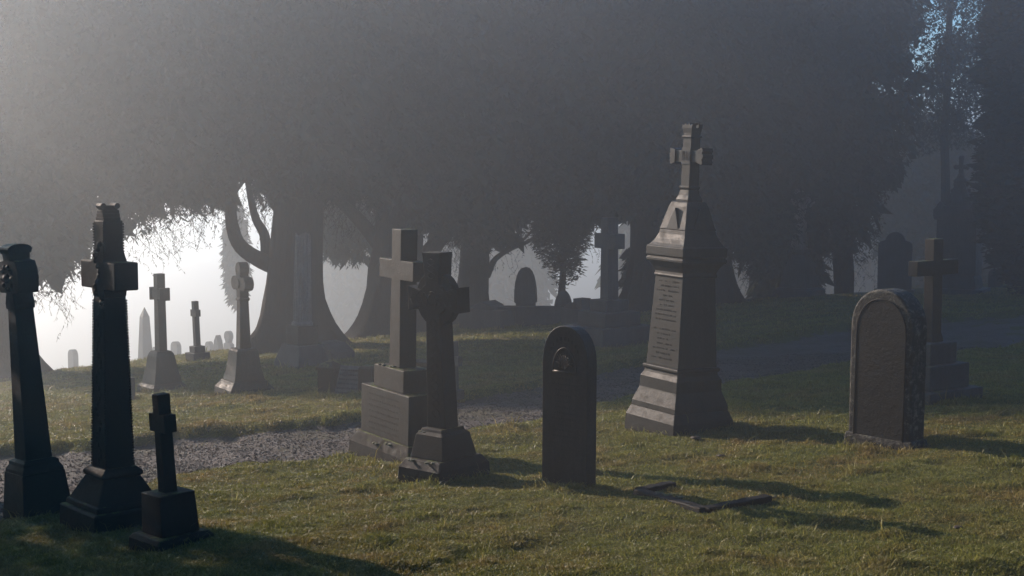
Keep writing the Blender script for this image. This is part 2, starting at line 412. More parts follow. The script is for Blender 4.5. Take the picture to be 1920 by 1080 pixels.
m.blob((0, -20.5*s, 452*s), 9*s, 1, 3); m.build('carving', DARK, r, 0, True)

# 2. tallest dark cross with beaded edges
r, s = thing('beaded_cross', 'tallest black cross with beaded edges and a scrolled top, on a sloping pedestal', 'gravestone', 214, 986, -48, (.006, 0), 'tall dark crosses in the left foreground')
MB().loft(S(s, [(-10,152,152),(40,150,150),(44,146,146)])).build('plinth', DARK, r, .015)
MB().loft(S(s, [(44,132,132),(54,130,130),(56,122,122),(100,76,76)])).build('pedestal', DARK, r, .01)
MB().loft(S(s, [(100,76,76),(103,84,84),(110,84,84),(114,74,74),(118,66,66)])).build('moulding', DARK, r, .012)
MB().loft(S(s, [(118,57,57),(440,44,44)])).build('shaft', DARK, r, .006)
# cross head: bar with a tapering tower above it
MB().loft(S(s, [(440,44,44),(444,46,46),(456,48,48),(460,44,44)])).build('collar', DARK, r, .006)
MB().box(-70*s, 70*s, -24*s, 24*s, 456*s, 508*s).build('arm', DARK, r, .012)
m = MB().loft(S(s, [(506,50,50),(528,40,40),(582,38,40),(584,36,38)])); m.build('head', DARK, r, .006)
m = MB()
for k, (wx, z0, z1) in enumerate([(34,582,590),(29,590,597),(24,597,603)]): m.loft(S(s, [(z0,wx,34),(z1,wx-1,34)]))
m.build('stepped_cap', DARK, r, .004)
m = MB().loft(S(s, [(600,18,30),(612,14,32)]))
for y in (-14, 14): m.slabx([(y*s+q[0]*s, q[1]*s) for q in arcpts(0,611,5.5,0,345,10)], -11*s, 11*s)
m.build('scroll', DARK, r, .002)
for e in [(1,1),(1,-1),(-1,-1),(-1,1)]:
    m = MB()
    for k in range(62):
        z = 122 + k*5.1; hw = (57 + (44-57)*(z-118)/322)/2
        m.blob((e[0]*hw*s, e[1]*hw*s, z*s), 2.4*s, 1, k)
    for k in range(13):
        z = 516 + k*5.1; m.blob((e[0]*19.5*s, e[1]*20*s, z*s), 2.1*s, 1, k)
    m.build('beading', DARK, r, 0, True)
m = MB()
for k in range(42):
    z = 130 + k*10; w_ = 12
    if z > 560: break
    m.blob((math.sin(k*1.1)*w_*s*.8, -(26 if z < 440 else 23)*s*(1 if z > 440 else (57-(z-118)*.04)/57), z*s), 5.5*s, 1.2, k)
m.build('carving', DARK, r, 0, True)

# 3. small plain cross
r, s = thing('small_cross', 'small plain black cross tilting left on a cube block, front left', 'gravestone', 322, 1017, -48, (-.052, 0), 'tall dark crosses in the left foreground')
MB().loft(S(s, [(-12,122,122),(14,118,118),(22,104,104)])).build('plinth', DARK, r, .01)
MB().loft(S(s, [(22,80,80),(100,74,74)])).build('block', DARK, r, .01)
MB().slab(latin(s, 28, 60, 26, 100, 288, 216, 250, 24), -13*s, 13*s).build('cross', DARK, r, .006)

# 4. plain cross with lit face on stepped monument
r, s = thing('stepped_slab_cross', 'brown cross on a tall stepped slab with moss, behind the black ringed cross', 'gravestone', 752, 853, -56, (.024, 0), 'stone crosses along the path')
MB().loft(S(s, [(-14,232,104),(14,230,102),(36,196,82)])).build('plinth', PLINTH, r, .01)
MB().box(-92*s, 92*s, -38*s, 38*s, 36*s, 128*s).build('lower_block', BROWN, r, .008)
MB().box(-57*s, 57*s, -30*s, 30*s, 128*s, 170*s).build('upper_block', BROWN, r, .008)
MB().slab(latin(s, 40, 128, 34, 170, 430, 336, 372, 34), -18*s, 18*s).build('cross', BROWN, r, .005)
mossbits(r, [(0,-18*s,171*s,.06),(-30*s,-24*s,171*s,.06),(30*s,-40*s,30*s,.07),(-10*s,-44*s,24*s,.06)], 3)
m = MB()
for k in range(7):
    z = (112 - k*11)*s; x = -60*s
    while x < 55*s:
        w_ = random.uniform(2, 5)*s; m.box(x, x+w_*.45, -38.25*s, -37.5*s, z, z+random.uniform(2.4,3.6)*s); x += w_+random.uniform(1.4, 3)*s
m.build('inscription', CUTB, r, 0)

# 5. black celtic cross
r, s = thing('ringed_cross', 'black celtic cross with a solid ring and knotwork, nearest at centre left', 'gravestone', 833, 889, -43, (-.028, .0), 'stone crosses along the path')
MB().loft(S(s, [(-14,116,138),(20,112,134),(34,96,114),(36,92,108)])).build('plinth', DARK, r, .012)
MB().loft(S(s, [(36,88,92),(80,72,74),(86,58,62),(92,54,58)])).build('pedestal', DARK, r, .01)
cx = [(-26,92),(26,92),(17,276),(67,268),(67,318),(17,308),(22,406),(-22,406),(-17,308),(-67,318),(-67,268),(-17,276)]
cx = [(-25,92),(25,92),(18,308),(34,320),(66,312),(66,360),(34,352),(18,363),(19,376),(24,424),(-24,424),(-19,376),(-18,363),(-34,352),(-66,360),(-66,312),(-34,320),(-18,308)]
MB().slab([(x*s, z*s) for x, z in cx], -17*s, 17*s).build('cross', DARK, r, .006)
MB().slab([(x*s, z*s) for x, z in arcpts(0,336,52,0,345,22)], -9*s, 9*s).build('ring', DARK, r, .004)
m = MB()
def knot(m, x0, z0, x1, z1, y, amp, n, rad):
    for ph in (0, math.pi):
        p = []
        for k in range(n*6+1):
            t_ = k/(n*6); a = t_*n*math.pi + ph; nx_, nz_ = -(z1-z0), (x1-x0); l = math.hypot(nx_, nz_)
            p.append(((x0+(x1-x0)*t_ + nx_/l*amp*math.sin(a))*s, y*s, (z0+(z1-z0)*t_ + nz_/l*amp*math.sin(a))*s))
        m.tube(p, [rad*s]*len(p), 5)
knot(m, 0, 112, 0, 300, -16.7, 10, 11, 1.2); knot(m, 0, 374, 0, 412, -16.7, 10, 3, 1.2)
knot(m, -60, 336, -14, 336, -16.7, 12, 3, 1.2); knot(m, 14, 336, 60, 336, -16.7, 12, 3, 1.2)
for a in range(0, 360, 60): m.tube([((q[0])*s, -16.7*s, q[1]*s) for q in arcpts(0,336,10+4*(a%120 > 0),a,a+50,5)], [1.6*s]*6, 5)
m.build('knotwork', DARK, r, 0, True)
mossbits(r, [(-10*s,-44*s,88*s,.04),(20*s,-58*s,34*s,.05),(-30*s,-60*s,34*s,.04)], 9)

# 6. arched headstone with carved lunette
r, s = thing('arched_headstone', 'narrow round-topped dark headstone with a carved half-moon panel, in the centre', 'gravestone', 1066, 911, -43, (.004, .0), 'arched headstones in the foreground')
def arch(w, z0, zs, top, n=14): return [(-w/2, z0), (w/2, z0)] + [(w/2*math.copysign(abs(math.cos(math.radians(a)))**.95, math.cos(math.radians(a))), zs+(top-zs)*math.sin(math.radians(a))**.9) for a in [180*k/n for k in range(n+1)]]
W = 112
MB().slab([(x*s, z*s) for x, z in arch(W, -14, 238, 308)], -14*s, 14*s).build('slab', BLACK, r, .006)
MB().slab([(x*s, z*s) for x, z in [(-27,222),(27,222)]+arcpts(0,222,27,0,180,12,42)], -14.6*s, -12*s).build('panel', CUT, r, 0)
m = MB().box(-30*s, 30*s, -15*s, -13.9*s, 218*s, 222*s)
m.tube([(x*s, -14.6*s, z*s) for x, z in arcpts(0,222,29,0,180,12,44)], [2.0*s]*13, 6)
for k in range(9):
    a = math.radians(20+k*17.5); m.tube([(0, -15*s, 226*s), (14*math.cos(a)*s, -15.6*s, (232+16*math.sin(a))*s), (22*math.cos(a+.15)*s, -15*s, (230+26*math.sin(a))*s)], [1.0*s,1.7*s,.8*s], 6)
for k in range(12): m.blob((random.uniform(-18,18)*s, -14.5*s, random.uniform(226,246)*s), 2.2*s, 1, k)
m.build('carving', BLACK, r, 0, True)
m = MB()
for k in range(9):
    a = math.radians(35+k*13.7); x, z = 41*math.cos(a), 232+52*math.sin(a)
    m.box((x-1.8)*s, (x+1.8)*s, -14.8*s, -13.9*s, (z-3.5)*s, (z+3.5)*s)
for k in range(11):
    z = (206-k*11)*s; x = -random.uniform(14, 32)*s; e = -x
    while x < e:
        w_ = random.uniform(1.5, 3.6)*s; m.box(x, x+w_*.4, -14.25*s, -13.9*s, z, z+random.uniform(2.6,4)*s); x += w_*1.1+random.uniform(.8, 2)*s
m.build('inscription', CUT, r, 0)

# 7. big monument
r, s = thing('pedestal_monument', 'tall grey pedestal monument topped by a flared cross, largest in the middle right', 'monument', 1272, 800, -57, (.036, 0))
s *= .98
MB().loft(S(s, [(-20,149,149),(20,147,147),(38,133,133)])).build('plinth', GREY, r, .006)
MB().loft(S(s, [(38,132,132),(48,131,131),(74,113,113),(76,112,112),(97,111,111),(99,109,109),(106,101,101),(112,98,98)])).build('base', GREY, r, .004)
MB().loft(S(s, [(112,103,103),(115,106,106),(119,106,106),(121,102,102)])).build('lower_bead', GREY, r, .006)
MB().loft(S(s, [(121,96,96),(292,81,81)])).build('shaft', GREY, r, .004)
MB().loft(S(s, [(292,84,84),(295,86,86),(298,84,84),(302,83,83),(310,90,90),(316,98,98),(320,104,104)])).build('cavetto', GREY, r, .003)
MB().loft(S(s, [(320,107,107),(323,110,110),(327,110,110),(329,106,106),(331,106,106),(333,110,110),(349,110,110),(351,106,106)])).build('cornice', GREY, r, .004)
MB().loft(S(s, [(351,104,104),(356,96,96),(364,86,86),(374,78,78),(382,75,75)])).build('swept_roof', GREY, r, .003)
MB().loft(S(s, [(382,76,76),(384,77,77),(386,74,74),(426,54,54),(434,48,48),(436,44,44)])).build('cap', GREY, r, .004)
def gab(y):  # raised gablet on a face of the cap
    m = MB(); b0 = 385*s; t0 = 424*s
    yb = -37.5*s; yt = -28*s
    m.add([(-17*s,yb-1*s,b0),(17*s,yb-1*s,b0),(0,yt-6*s,t0),(-17*s,yb+4*s,b0),(17*s,yb+4*s,b0),(0,yt+4*s,t0)], [(0,1,2),(5,4,3),(0,3,4,1),(1,4,5,2),(2,5,3,0)])
    return m
for k in range(4):
    o = gab(0).build('gablet', GREY, r, .003); o.rotation_euler = (0, 0, k*math.pi/2)
MB().loft(S(s, [(436,36,36),(440,36,36),(443,34,34),(448,29,29),(458,25,25)])).build('cross_foot', GREY, r, .003)
MB().loft(S(s, [(458,24.5,24.5),(462,28,28),(464,28,28),(466,24.5,24.5)])).build('foot_band', GREY, r, .002)
m = MB().loft(S(s, [(464,24,24),(560,23,23),(566,23,23),(576,28,26)]))
m.build('cross_shaft', GREY, r, .002)
MB().loft(S(s, [(557,26,26),(559,27.5,27.5),(561,26,26)])).build('band', GREY, r, .001)
m = MB().box(-34*s, 34*s, -10.5*s, 10.5*s, 511*s, 533*s)
m.build('cross_arm', GREY, r, .002)
for sx in (-1, 1):
    q = [(33,509),(36,509),(46,506),(48,512),(45,516),(49,519),(49,525),(45,528),(48,532),(46,538),(36,535),(33,535)]
    MB().slab([(x*sx*s, z*s) for x, z in (q if sx > 0 else q[::-1])], -13*s, 13*s).build('arm_end', GREY, r, .002)
for k in (-1, 1): MB().slab([(x*s, z*s) for x, z in [(-14,575),(14,575),(15,583),(9,580),(6,585),(0,581),(-6,585),(-9,580),(-15,583)]], (k*8-5)*s, (k*8+5)*s).build('crown_point', GREY, r, .001)
MB().slab([(x*s, z*s) for x, z in [(-13,507),(13,507),(13,537),(-13,537)]], -13.4*s, -11.8*s).build('boss', GREY, r, .002)
def text(body, size, parent, loc, mat, name, depth=.003):
    c = bpy.data.curves.new(name, 'FONT'); c.body = body; c.size = size; c.align_x = 'CENTER'; c.align_y = 'CENTER'; c.extrude = depth; c.offset = size*.03
    tmp = bpy.data.objects.new(name+'_t', c); COL.objects.link(tmp)
    dg = bpy.context.evaluated_depsgraph_get(); me = bpy.data.meshes.new_from_object(tmp.evaluated_get(dg)); bpy.data.objects.remove(tmp)
    me.materials.clear(); me.materials.append(mat)
    o = bpy.data.objects.new(name, me); COL.objects.link(o); o.parent = parent; o.location = loc; o.rotation_euler = (math.pi/2, 0, 0); return o
ih = text('IHS', 20*s, r, (0, -13.6*s, 522*s), CUT, 'lettering'); ih.scale = (.78, 1.15, 1)
m = MB()
for k in range(17):
    if k == 9: continue
    zz = 282 - k*9.2; wv = (96 + (81-96)*(zz-121)/171); half = random.choice([20, 28, 30, 33, 24])*s
    x = -half; y = -(wv/2+.25)*s
    while x < half:
        w_ = random.uniform(1.0, 2.6)*s; random.random() < .72 and m.box(x, x+w_*.5, y-.0006, y+.004, zz*s, (zz+random.uniform(2.4,3.4))*s); x += w_+random.uniform(.9, 1.8)*s
m.build('inscription', CUTM, r, 0)

# 8. lichen covered headstone
r, s = thing('lichen_headstone', 'thick round-topped headstone with pale lichen round its rim, front right', 'gravestone', 1660, 834, -50, (.006, .0), 'arched headstones in the foreground')
W = 138
o = MB().slab([(x*s, z*s) for x, z in arch(W, -16, 222, 298, 18)], -24*s, 24*s).build('slab', LICH, r, .02)
MB().slab([(x*s, z*s) for x, z in arch(W-30, 8, 212, 278, 18)], -25.2*s, -22*s).build('face', LICHF, r, .004)
m = MB(); q = arch(W-28, 8, 212, 279, 18); q = [q[1]] + q[2:] + [q[0]]
m.tube([(x*s, -24.6*s, z*s) for x, z in q], [1.5*s]*len(q), 6); m.build('border', LICHF, r, 0, True)
MB().loft(S(s, [(-10,156,56),(10,153,54),(20,148,50)])).build('foot', LICH, r, .02)

# 9. cross on three steps
r, s = thing('three_step_cross', 'plain dark cross on three square steps, behind the lichen headstone', 'gravestone', 1745, 750, 35, (-.004, 0), 'stone crosses along the path')
MB().box(-77*s, 77*s, -60*s, 60*s, -10*s, 26*s).build('bottom_step', SLATE, r, .012)
MB().box(-57*s, 57*s, -43*s, 43*s, 26*s, 72*s).build('middle_step', SLATE, r, .012)
MB().box(-38*s, 38*s, -28*s, 28*s, 72*s, 112*s).build('top_step', SLATE, r, .01)
MB().loft(S(s, [(112,34,26),(120,32,24),(128,28,21)])).build('cross_foot', BROWN, r, .005)
MB().slab(latin(s, 27, 118, 22, 126, 306, 238, 266, 27), -10.5*s, 10.5*s).build('cross', BROWN, r, .006)

# 10. far cross on big steps
r, s = thing('broad_step_cross', 'large grey cross on three broad steps beyond the path', 'gravestone', 1142, 648, -55, (-.002, 0), 'stone crosses beyond the path')
MB().box(-60*s, 60*s, -62*s, 62*s, -12*s, 40*s).build('bottom_step', SLATE, r, .015)
MB().box(-42*s, 42*s, -42*s, 42*s, 40*s, 66*s).build('middle_step', SLATE, r, .015)
MB().box(-25*s, 25*s, -27*s, 27*s, 66*s, 88*s).build('top_step', SLATE, r, .012)
MB().slab(latin(s, 26, 62, 22, 88, 242, 184, 212, 22), -12*s, 12*s).build('cross', SLATE, r, .008)

# 11. quatrefoil cross
r, s = thing('clover_cross', 'pale brown cross with clover-shaped head on a flared base, left of the great yew trunk', 'gravestone', 458, 735, -58, (0, 0), 'stone crosses beyond the path')
MB().loft(S(s, [(-10,88,88),(10,86,86),(20,70,70),(24,66,66)])).build('plinth', PALE, r, .01)
MB().loft(S(s, [(24,62,62),(34,56,56),(52,49,49),(74,44,44),(80,43,43),(84,36,36)])).build('base', PALE, r, .008)
MB().loft(S(s, [(84,22,22),(174,17,17)])).build('shaft', PALE, r, .006)
MB().loft(S(s, [(174,19,19),(177,21,21),(180,19,19)])).build('collar', PALE, r, .004)
q = [(-9,180),(9,180),(9,192)]
def foil(cx, cz, rr, a0, a1): return arcpts(cx, cz, rr, a0, a1, 8)
q = [(-8,180),(8,180),(9,193)] + foil(23, 207, 13, -120, 120) + [(9,221)] + foil(0, 234, 13, -20, 200)[0:] + [(-9,221)] + foil(-23, 207, 13, 60, 300) + [(-9,193)]
MB().slab([(x*s, z*s) for x, z in q], -9*s, 9*s).build('cross_head', PALE, r, .006)
MB().slab([(x*s, z*s) for x, z in arcpts(0,207,9,0,345,14)], -11*s, -8.9*s).build('boss', PALE, r, .004)

# 12. square-ended cross, left middle
r, s = thing('banded_cross', 'cross with a knobbed crossbar on a pyramid base, right of the tallest black cross', 'gravestone', 304, 732, -50, (-.004, 0), 'stone crosses beyond the path')
MB().loft(S(s, [(-10,70,70),(10,68,68),(16,58,58)])).build('plinth', PALE, r, .01)
MB().loft(S(s, [(16,56,56),(26,52,52),(44,44,44),(66,38,38),(72,34,34),(76,28,28)])).build('base', PALE, r, .008)
MB().slab(latin(s, 20, 36, 18, 76, 222, 176, 192, 16), -8*s, 8*s).build('cross', PALE, r, .005)
for sx in (-1, 1): MB().box((sx*20-3)*s, (sx*20+3)*s, -10*s, 10*s, 172*s, 196*s).build('arm_end', PALE, r, .006)
MB().slab([(x*s, z*s) for x, z in arcpts(0,184,13,0,345,16)], -9*s, 9*s).build('boss', PALE, r, .004)

# 13. small cross on the brow
r, s = thing('brow_cross', 'small plain cross on two blocks at the brow, seen against white mist', 'gravestone', 371, 676, -50, (-.03, 0), 'stone crosses beyond the path')
MB().box(-17*s, 17*s, -17*s, 17*s, -6*s, 16*s).build('block', SLATE, r, .01)
MB().box(-11*s, 11*s, -11*s, 11*s, 16*s, 28*s).build('step', SLATE, r, .01)
MB().slab(latin(s, 11, 22, 9, 28, 113, 84, 97, 10), -5*s, 5*s).build('cross', SLATE, r, .005)

# 14. broken column on a tomb before the great trunk
r, s = thing('broken_column', 'fluted broken column on a square block, standing before the great yew trunk', 'monument', 566, 688, -50, (.022, 0))
MB().loft(S(s, [(-10,92,70),(8,90,68),(44,62,50)])).build('base', SLATE, r, .02)
MB().box(-22*s, 22*s, -22*s, 22*s, 44*s, 80*s).build('die', PALE, r, .01)
m = MB(); prof = [(20,80),(20,84),(17,88)]+[(17.5-k*.2, 90+k*10) for k in range(17)]; n = 32
v = []; f = []
for q_, (rr, z) in enumerate(prof):
    for k in range(n):
        fl = 1 if q_ < 3 else (1 if k % 2 else .92); top = 0 if q_ < len(prof)-1 else 4*math.sin(k*.7)
        v.append((rr*fl*s*math.cos(6.2832*k/n), rr*fl*s*math.sin(6.2832*k/n), (z+top)*s))
for i_ in range(len(prof)-1):
    for k in range(n): f.append((i_*n+k, i_*n+(k+1) % n, (i_+1)*n+(k+1) % n, (i_+1)*n+k))
f.append(tuple((len(prof)-1)*n+k for k in range(n))); m.add(v, f); m.build('column', COLUMN, r, 0)
r, s = thing('dark_tomb', 'low dark slate tomb with a sloping top at the foot of the great yew trunk', 'tomb', 622, 676, -50)
MB().slab([(x*s, z*s) for x, z in [(-44,-8),(44,-8),(40,20),(10,34),(-24,36),(-40,18)]], -26*s, 26*s).build('chest', SLATE, r, .02)
MB().loft(S(s, [(-8,108,74),(5,104,70)])).build('plinth', SLATE, r, .01)

# 15. post and sloping tablet
r, s = thing('tablet_grave', 'low grave with a square post and a sloping tablet, left of the brown slab', 'grave', 652, 738, -20, (0, 0))
MB().loft(S(s, [(-6,34,34),(44,34,34),(45,38,38),(50,38,38),(60,12,12)]), ox=-38*s).build('post', BROWN, r, .008)
MB().loft(S(s, [(-6,30,34),(52,28,32),(56,20,24)]), ox=44*s).build('end_block', BROWN, r, .008)
MB().slabx([(-20*s,-4*s),(18*s,-4*s),(18*s,50*s),(10*s,52*s)], -20*s, 30*s).build('tablet', COLUMN, r, .006)
m = MB()
for k in range(6):
    t_ = (k+1)/7; y = (-20+30*t_)*s - .012; z = (-4+56*t_)*s; x = -16*s
    while x < 26*s:
        w_ = random.uniform(1.5, 4)*s; m.box(x, x+w_, y-.004, y+.01, z-1.6*s, z+1.6*s); x += w_+1.6*s
m.build('inscription', SLATE, r, 0)
r, s = thing('block_grave', 'pale flat-topped block half hidden between the brown cross and the black celtic cross', 'grave', 800, 728, -30)
MB().box(-30*s, 30*s, -16*s, 16*s, -6*s, 46*s).build('block', BROWN, r, .01)
MB().box(-33*s, 33*s, -19*s, 19*s, 46*s, 52*s).build('coping', PALE, r, .008)
r, s = thing('slender_cross', 'slender small cross peeping out behind the black celtic cross', 'gravestone', 853, 742, -50)
MB().box(-14*s, 14*s, -12*s, 12*s, -6*s, 12*s).build('block', SLATE, r, .006)
MB().slab(latin(s, 12, 34, 8, 12, 104, 58, 76, 10), -5*s, 5*s).build('cross', SLATE, r, .004)

# 16. tombs by the tree line (centre)
r, s = thing('gabled_tomb', 'low dark chest tomb with a small gabled cap beside the tree line', 'tomb', 916, 617, -35)
MB().box(-52*s, 46*s, -24*s, 24*s, -6*s, 38*s).build('chest', SLATE, r, .02)
MB().slab([(x*s, z*s) for x, z in [(-20,38),(20,38),(20,46),(0,54),(-20,46)]], -22*s, 22*s).build('gabled_cap', SLATE, r, .01)
r, s = thing('low_wall', 'low dark burial enclosure wall running under the arched headstones', 'wall', 1010, 609, -4)
MB().box(-92*s, 86*s, -10*s, 10*s, -8*s, 31*s).build('wall', SLATE, r, .015)
MB().box(-94*s, 88*s, -13*s, 13*s, 31*s, 35*s).build('coping', SLATE, r, .008)
r, s = thing('pointed_headstone', 'tall pointed-oval headstone silhouetted in the gap left of the small conifer', 'gravestone', 986, 600, -12, (-.01, 0), 'headstones by the tree line')
MB().slab([(x*s, z*s) for x, z in [(-18,-6),(18,-6),(18,32),(21,34)]+[(21*math.cos(math.radians(a))**.8 if a < 90 else -21*abs(math.cos(math.radians(a)))**.8, 42+58*math.sin(math.radians(a))) for a in range(0, 181, 15)]+[(-21,34),(-18,32)]], -7*s, 7*s).build('slab', SLATE, r, .01)
MB().box(-24*s, 24*s, -12*s, 12*s, -6*s, 8*s).build('base', SLATE, r, .01)
r, s = thing('oval_headstone', 'smaller bullet-shaped headstone directly under the small conifer', 'gravestone', 1056, 602, -10, (0, 0), 'headstones by the tree line')
MB().slab([(x*s, z*s) for x, z in [(-17,-6),(17,-6),(17,20)]+[(17*math.cos(math.radians(a)), 20+38*math.sin(math.radians(a))) for a in range(15, 166, 15)]+[(-17,20)]], -7*s, 7*s).build('slab', SLATE, r, .01)
MB().box(-20*s, 20*s, -10*s, 10*s, -6*s, 8*s).build('base', SLATE, r, .01)
r, s = thing('stepped_tomb', 'dark stepped tomb with a sloping lid left of the broad step cross', 'tomb', 1082, 612, -40)
MB().box(-24*s, 24*s, -18*s, 18*s, -6*s, 34*s).build('chest', SLATE, r, .01)
MB().slab([(x*s, z*s) for x, z in [(-25,34),(0,34),(0,46),(-6,46)]], -16*s, 16*s).build('lid', SLATE, r, .01)
MB().box(1*s, 22*s, -14*s, 14*s, 34*s, 54*s).build('block', SLATE, r, .01)

# 17. right background
r, s = thing('ornate_monument', 'large dark ornate monument with a steep roof and cross finial, far right', 'monument', 1796, 551, -30)
MB().box(-52*s, 52*s, -40*s, 40*s, -8*s, 12*s).build('plinth', SLATE, r, .02)
MB().loft(S(s, [(12,78,66),(30,74,62),(36,68,56),(38,68,56)])).build('base', SLATE, r, .015)
MB().loft(S(s, [(38,74,58),(140,72,56)])).build('body', SLATE, r, .015)
m = MB().loft(S(s, [(140,80,62),(146,84,66),(160,84,66),(166,72,56)]))
for a in (-1, 1):
    for b_ in (-1, 1): m.loft(S(s, [(140,14,14),(158,16,16),(168,10,10),(174,3,3)]), ox=a*31*s, oy=b_*25*s)
m.build('cornice', SLATE, r, .01)
m = MB().loft(S(s, [(164,48,44),(176,44,40),(192,28,26),(206,18,18),(210,16,16)]))
for a in (-1, 1):
    for k in range(4): m.blob((a*(23-k*4.4)*s, 0, (172+k*11)*s), 4.4*s, 1, k)
m.build('roof', SLATE, r, .006)
m = MB().loft(S(s, [(208,22,18),(213,24,20),(218,14,12),(226,8,8)])); m.box(-10*s, 10*s, -3*s, 3*s, 234*s, 242*s); m.box(-4*s, 4*s, -3*s, 3*s, 222*s, 258*s)
for k in (-1, 1): m.blob((k*10*s, 0, 238*s), 5*s, 1, 4)
m.blob((0, 0, 255*s), 5*s, 1, 2); m.build('finial', SLATE, r, .003)
r, s = thing('shouldered_headstone', 'big shouldered headstone with a rounded top behind the lichen headstone', 'gravestone', 1677, 550, -20, (0, 0), 'headstones by the tree line')
MB().slab([(x*s, z*s) for x, z in [(-31,-6),(31,-6),(31,92),(27,98),(19,100)]+arcpts(0,98,18,12,168,10)+[(-19,100),(-27,98),(-31,92)]], -8*s, 8*s).build('slab', SLATE, r, .01)
MB().box(-36*s, 36*s, -14*s, 14*s, -8*s, 8*s).build('base', SLATE, r, .01)
r, s = thing('statue_monument', 'dark statue of a robed figure on a tall sloping pedestal in the right background', 'monument', 1498, 556, -35)
MB().loft(S(s, [(-8,76,76),(14,74,74),(18,62,62)])).build('plinth', SLATE, r, .02)
MB().loft(S(s, [(18,56,56),(70,38,38),(80,30,30),(84,34,34),(90,34,34)])).build('pedestal', SLATE, r, .015)
m = MB().tube([(0,0,88*s),(0,0,100*s),(0,0,130*s),(1*s,0,160*s),(1*s,0,184*s),(1*s,0,198*s),(1*s,0,203*s),(1*s,0,206*s)], [16*s,15*s,12.5*s,11*s,12*s,13*s,8*s,4.5*s], 16, .06, 2)
m.tube([(1*s,0,204*s),(1*s,0,210*s),(1*s,-.5*s,217*s),(1*s,0,223*s),(1*s,0,226*s)], [4*s,5.5*s,7*s,5.5*s,2*s], 12)
m.tube([(10*s,0,194*s),(18*s,-4*s,180*s),(24*s,-10*s,172*s),(34*s,-14*s,178*s)], [5*s,5*s,4*s,2*s], 8)
m.tube([(-9*s,0,194*s),(-14*s,-5*s,178*s),(-8*s,-14*s,168*s),(0,-16*s,172*s)], [5*s,5*s,4*s,2.5*s], 8)
m.build('statue', COLUMN, r, 0, True)
for px, py, w_, h_, lab in [(1866,538,26,34,'small squat headstone at far right beside the ornate monument'),(1905,535,22,26,'lowest faint headstone at the right edge under the tall conifer')]:
    r, s = thing('small_headstone', lab, 'gravestone', px, py, -20, (0, 0), 'headstones by the tree line')
    MB().slab([(x*s, z*s) for x, z in arch(w_, -6, h_*.7, h_)], -5*s, 5*s).build('slab', SLATE, r, .01)
r, s = thing('small_headstone', 'low square headstone in the grass behind the foot of the tallest black cross', 'gravestone', 243, 748, -50, (0, 0), 'headstones by the tree line')
MB().box(-15*s, 15*s, -5*s, 5*s, -6*s, 42*s).build('slab', SLATE, r, .01)

# 18. far graves in the mist below the brow (seen as pale silhouettes)
def far_thing(name, label, cat, px, d, rz=-50, group='pale graves in the mist below the brow'):
    x = (px-960)/F*d; z = float(G(x, d))
    return thing(name, label, cat, rz=rz, group=group, loc=(x, d, z))[0], z
def top_h(py, px, d, z): return pt(px, py, d)[2] - z
r, z = far_thing('obelisk', 'tall pale obelisk fading in the mist between two black crosses', 'monument', 267, 74)
H = top_h(576, 267, 74, z); MB().loft([(-.3,1.5,1.5),(.8,1.4,1.4),(.8,1.0,1.0),(1.4,1.0,1.0),(1.4,.62,.62),(H-.5,.38,.38),(H,.02,.02)]).build('shaft', SLATE, r, .01)
for px, py, d, w_, kind, lab in [(405,628,78,.75,'p','pale pointed stone in the mist right of the brow cross'),(425,620,84,.8,'c','pale figure-topped stone in the mist beside the clover cross'),
                                 (388,640,92,.7,'r','faintest round stone just right of the brow cross'),(325,640,88,.9,'r','faint round stone between the two middle crosses'),
                                 (285,650,95,.7,'p','faint pointed stone close to the right of the misty obelisk'),(130,655,80,.8,'r','faint round stone in the mist between the two tall black crosses')]:
    r, z = far_thing('misty_headstone', lab, 'gravestone', px, d); H = top_h(py, px, d, z)
    if kind == 'p': pts_ = [(-w_/2,-.3),(w_/2,-.3),(w_/2,H-.9),(w_*.28,H-.3),(0,H),(-w_*.28,H-.3),(-w_/2,H-.9)]
    elif kind == 'r': pts_ = [(x, q) for x, q in arch(w_, -.3, H-.4, H)]
    else: pts_ = [(-w_/2,-.3),(w_/2,-.3),(w_/2,H-.8),(w_*.2,H-.7)]+[(x, q) for x, q in arcpts(0,H-.33,.32,-50,230,10)]+[(-w_*.2,H-.7),(-w_/2,H-.8)]
    MB().slab(pts_, -.15, .15).build('slab', SLATE, r, .02)

# 19. sunken kerb in the foreground grass and small flat stones
def kerb():
    c = [at(*q) for q in [(1196,926),(1322,962),(1440,938),(1262,912)]]
    cen = sum(c)/4; r, s = thing('grave_kerb', 'sunken mossy stone kerb of a grave in the front grass', 'kerb', loc=(cen[0], cen[1], cen[2]))
    for a, b_ in ((0,1),(1,2),(0,3)):
        p, q = c[a]-cen, c[b_]-cen; dirv = (q-p)[:2]; L = np.linalg.norm(dirv); dirv /= L; nrm = np.array([-dirv[1], dirv[0]])
        n = 9; m = MB(); v = []; f = []
        for k in range(n+1):
            t_ = k/n; x, y, g = p+(q-p)*t_
            top = g + .05 + .004*math.sin(k*2.1+a)
            for sgn, zz in ((-1, g-.1), (-1, top), (1, top), (1, g-.1)):
                v.append((x+nrm[0]*.055*sgn, y+nrm[1]*.055*sgn, zz))
        for k in range(n):
            for e in range(3): f.append((k*4+e, k*4+e+1, k*4+e+5, k*4+e+4))
        f += [(0,1,2,3), (n*4+3,n*4+2,n*4+1,n*4)]
        m.add(v, f); m.build('rail', CUT, r, .012)
    spots = []
    for k in range(10):
        t_ = k/9; p = (c[0]+(c[1]-c[0])*t_-cen) if k < 6 else (c[1]+(c[2]-c[1])*(k-6)/3-cen)
        spots.append((p[0]+.03, p[1]+.06, float(Gbase(cen[0]+p[0], cen[1]+p[1]))-cen[2]+.015, .05))
    mossbits(r, spots, 21)
kerb()
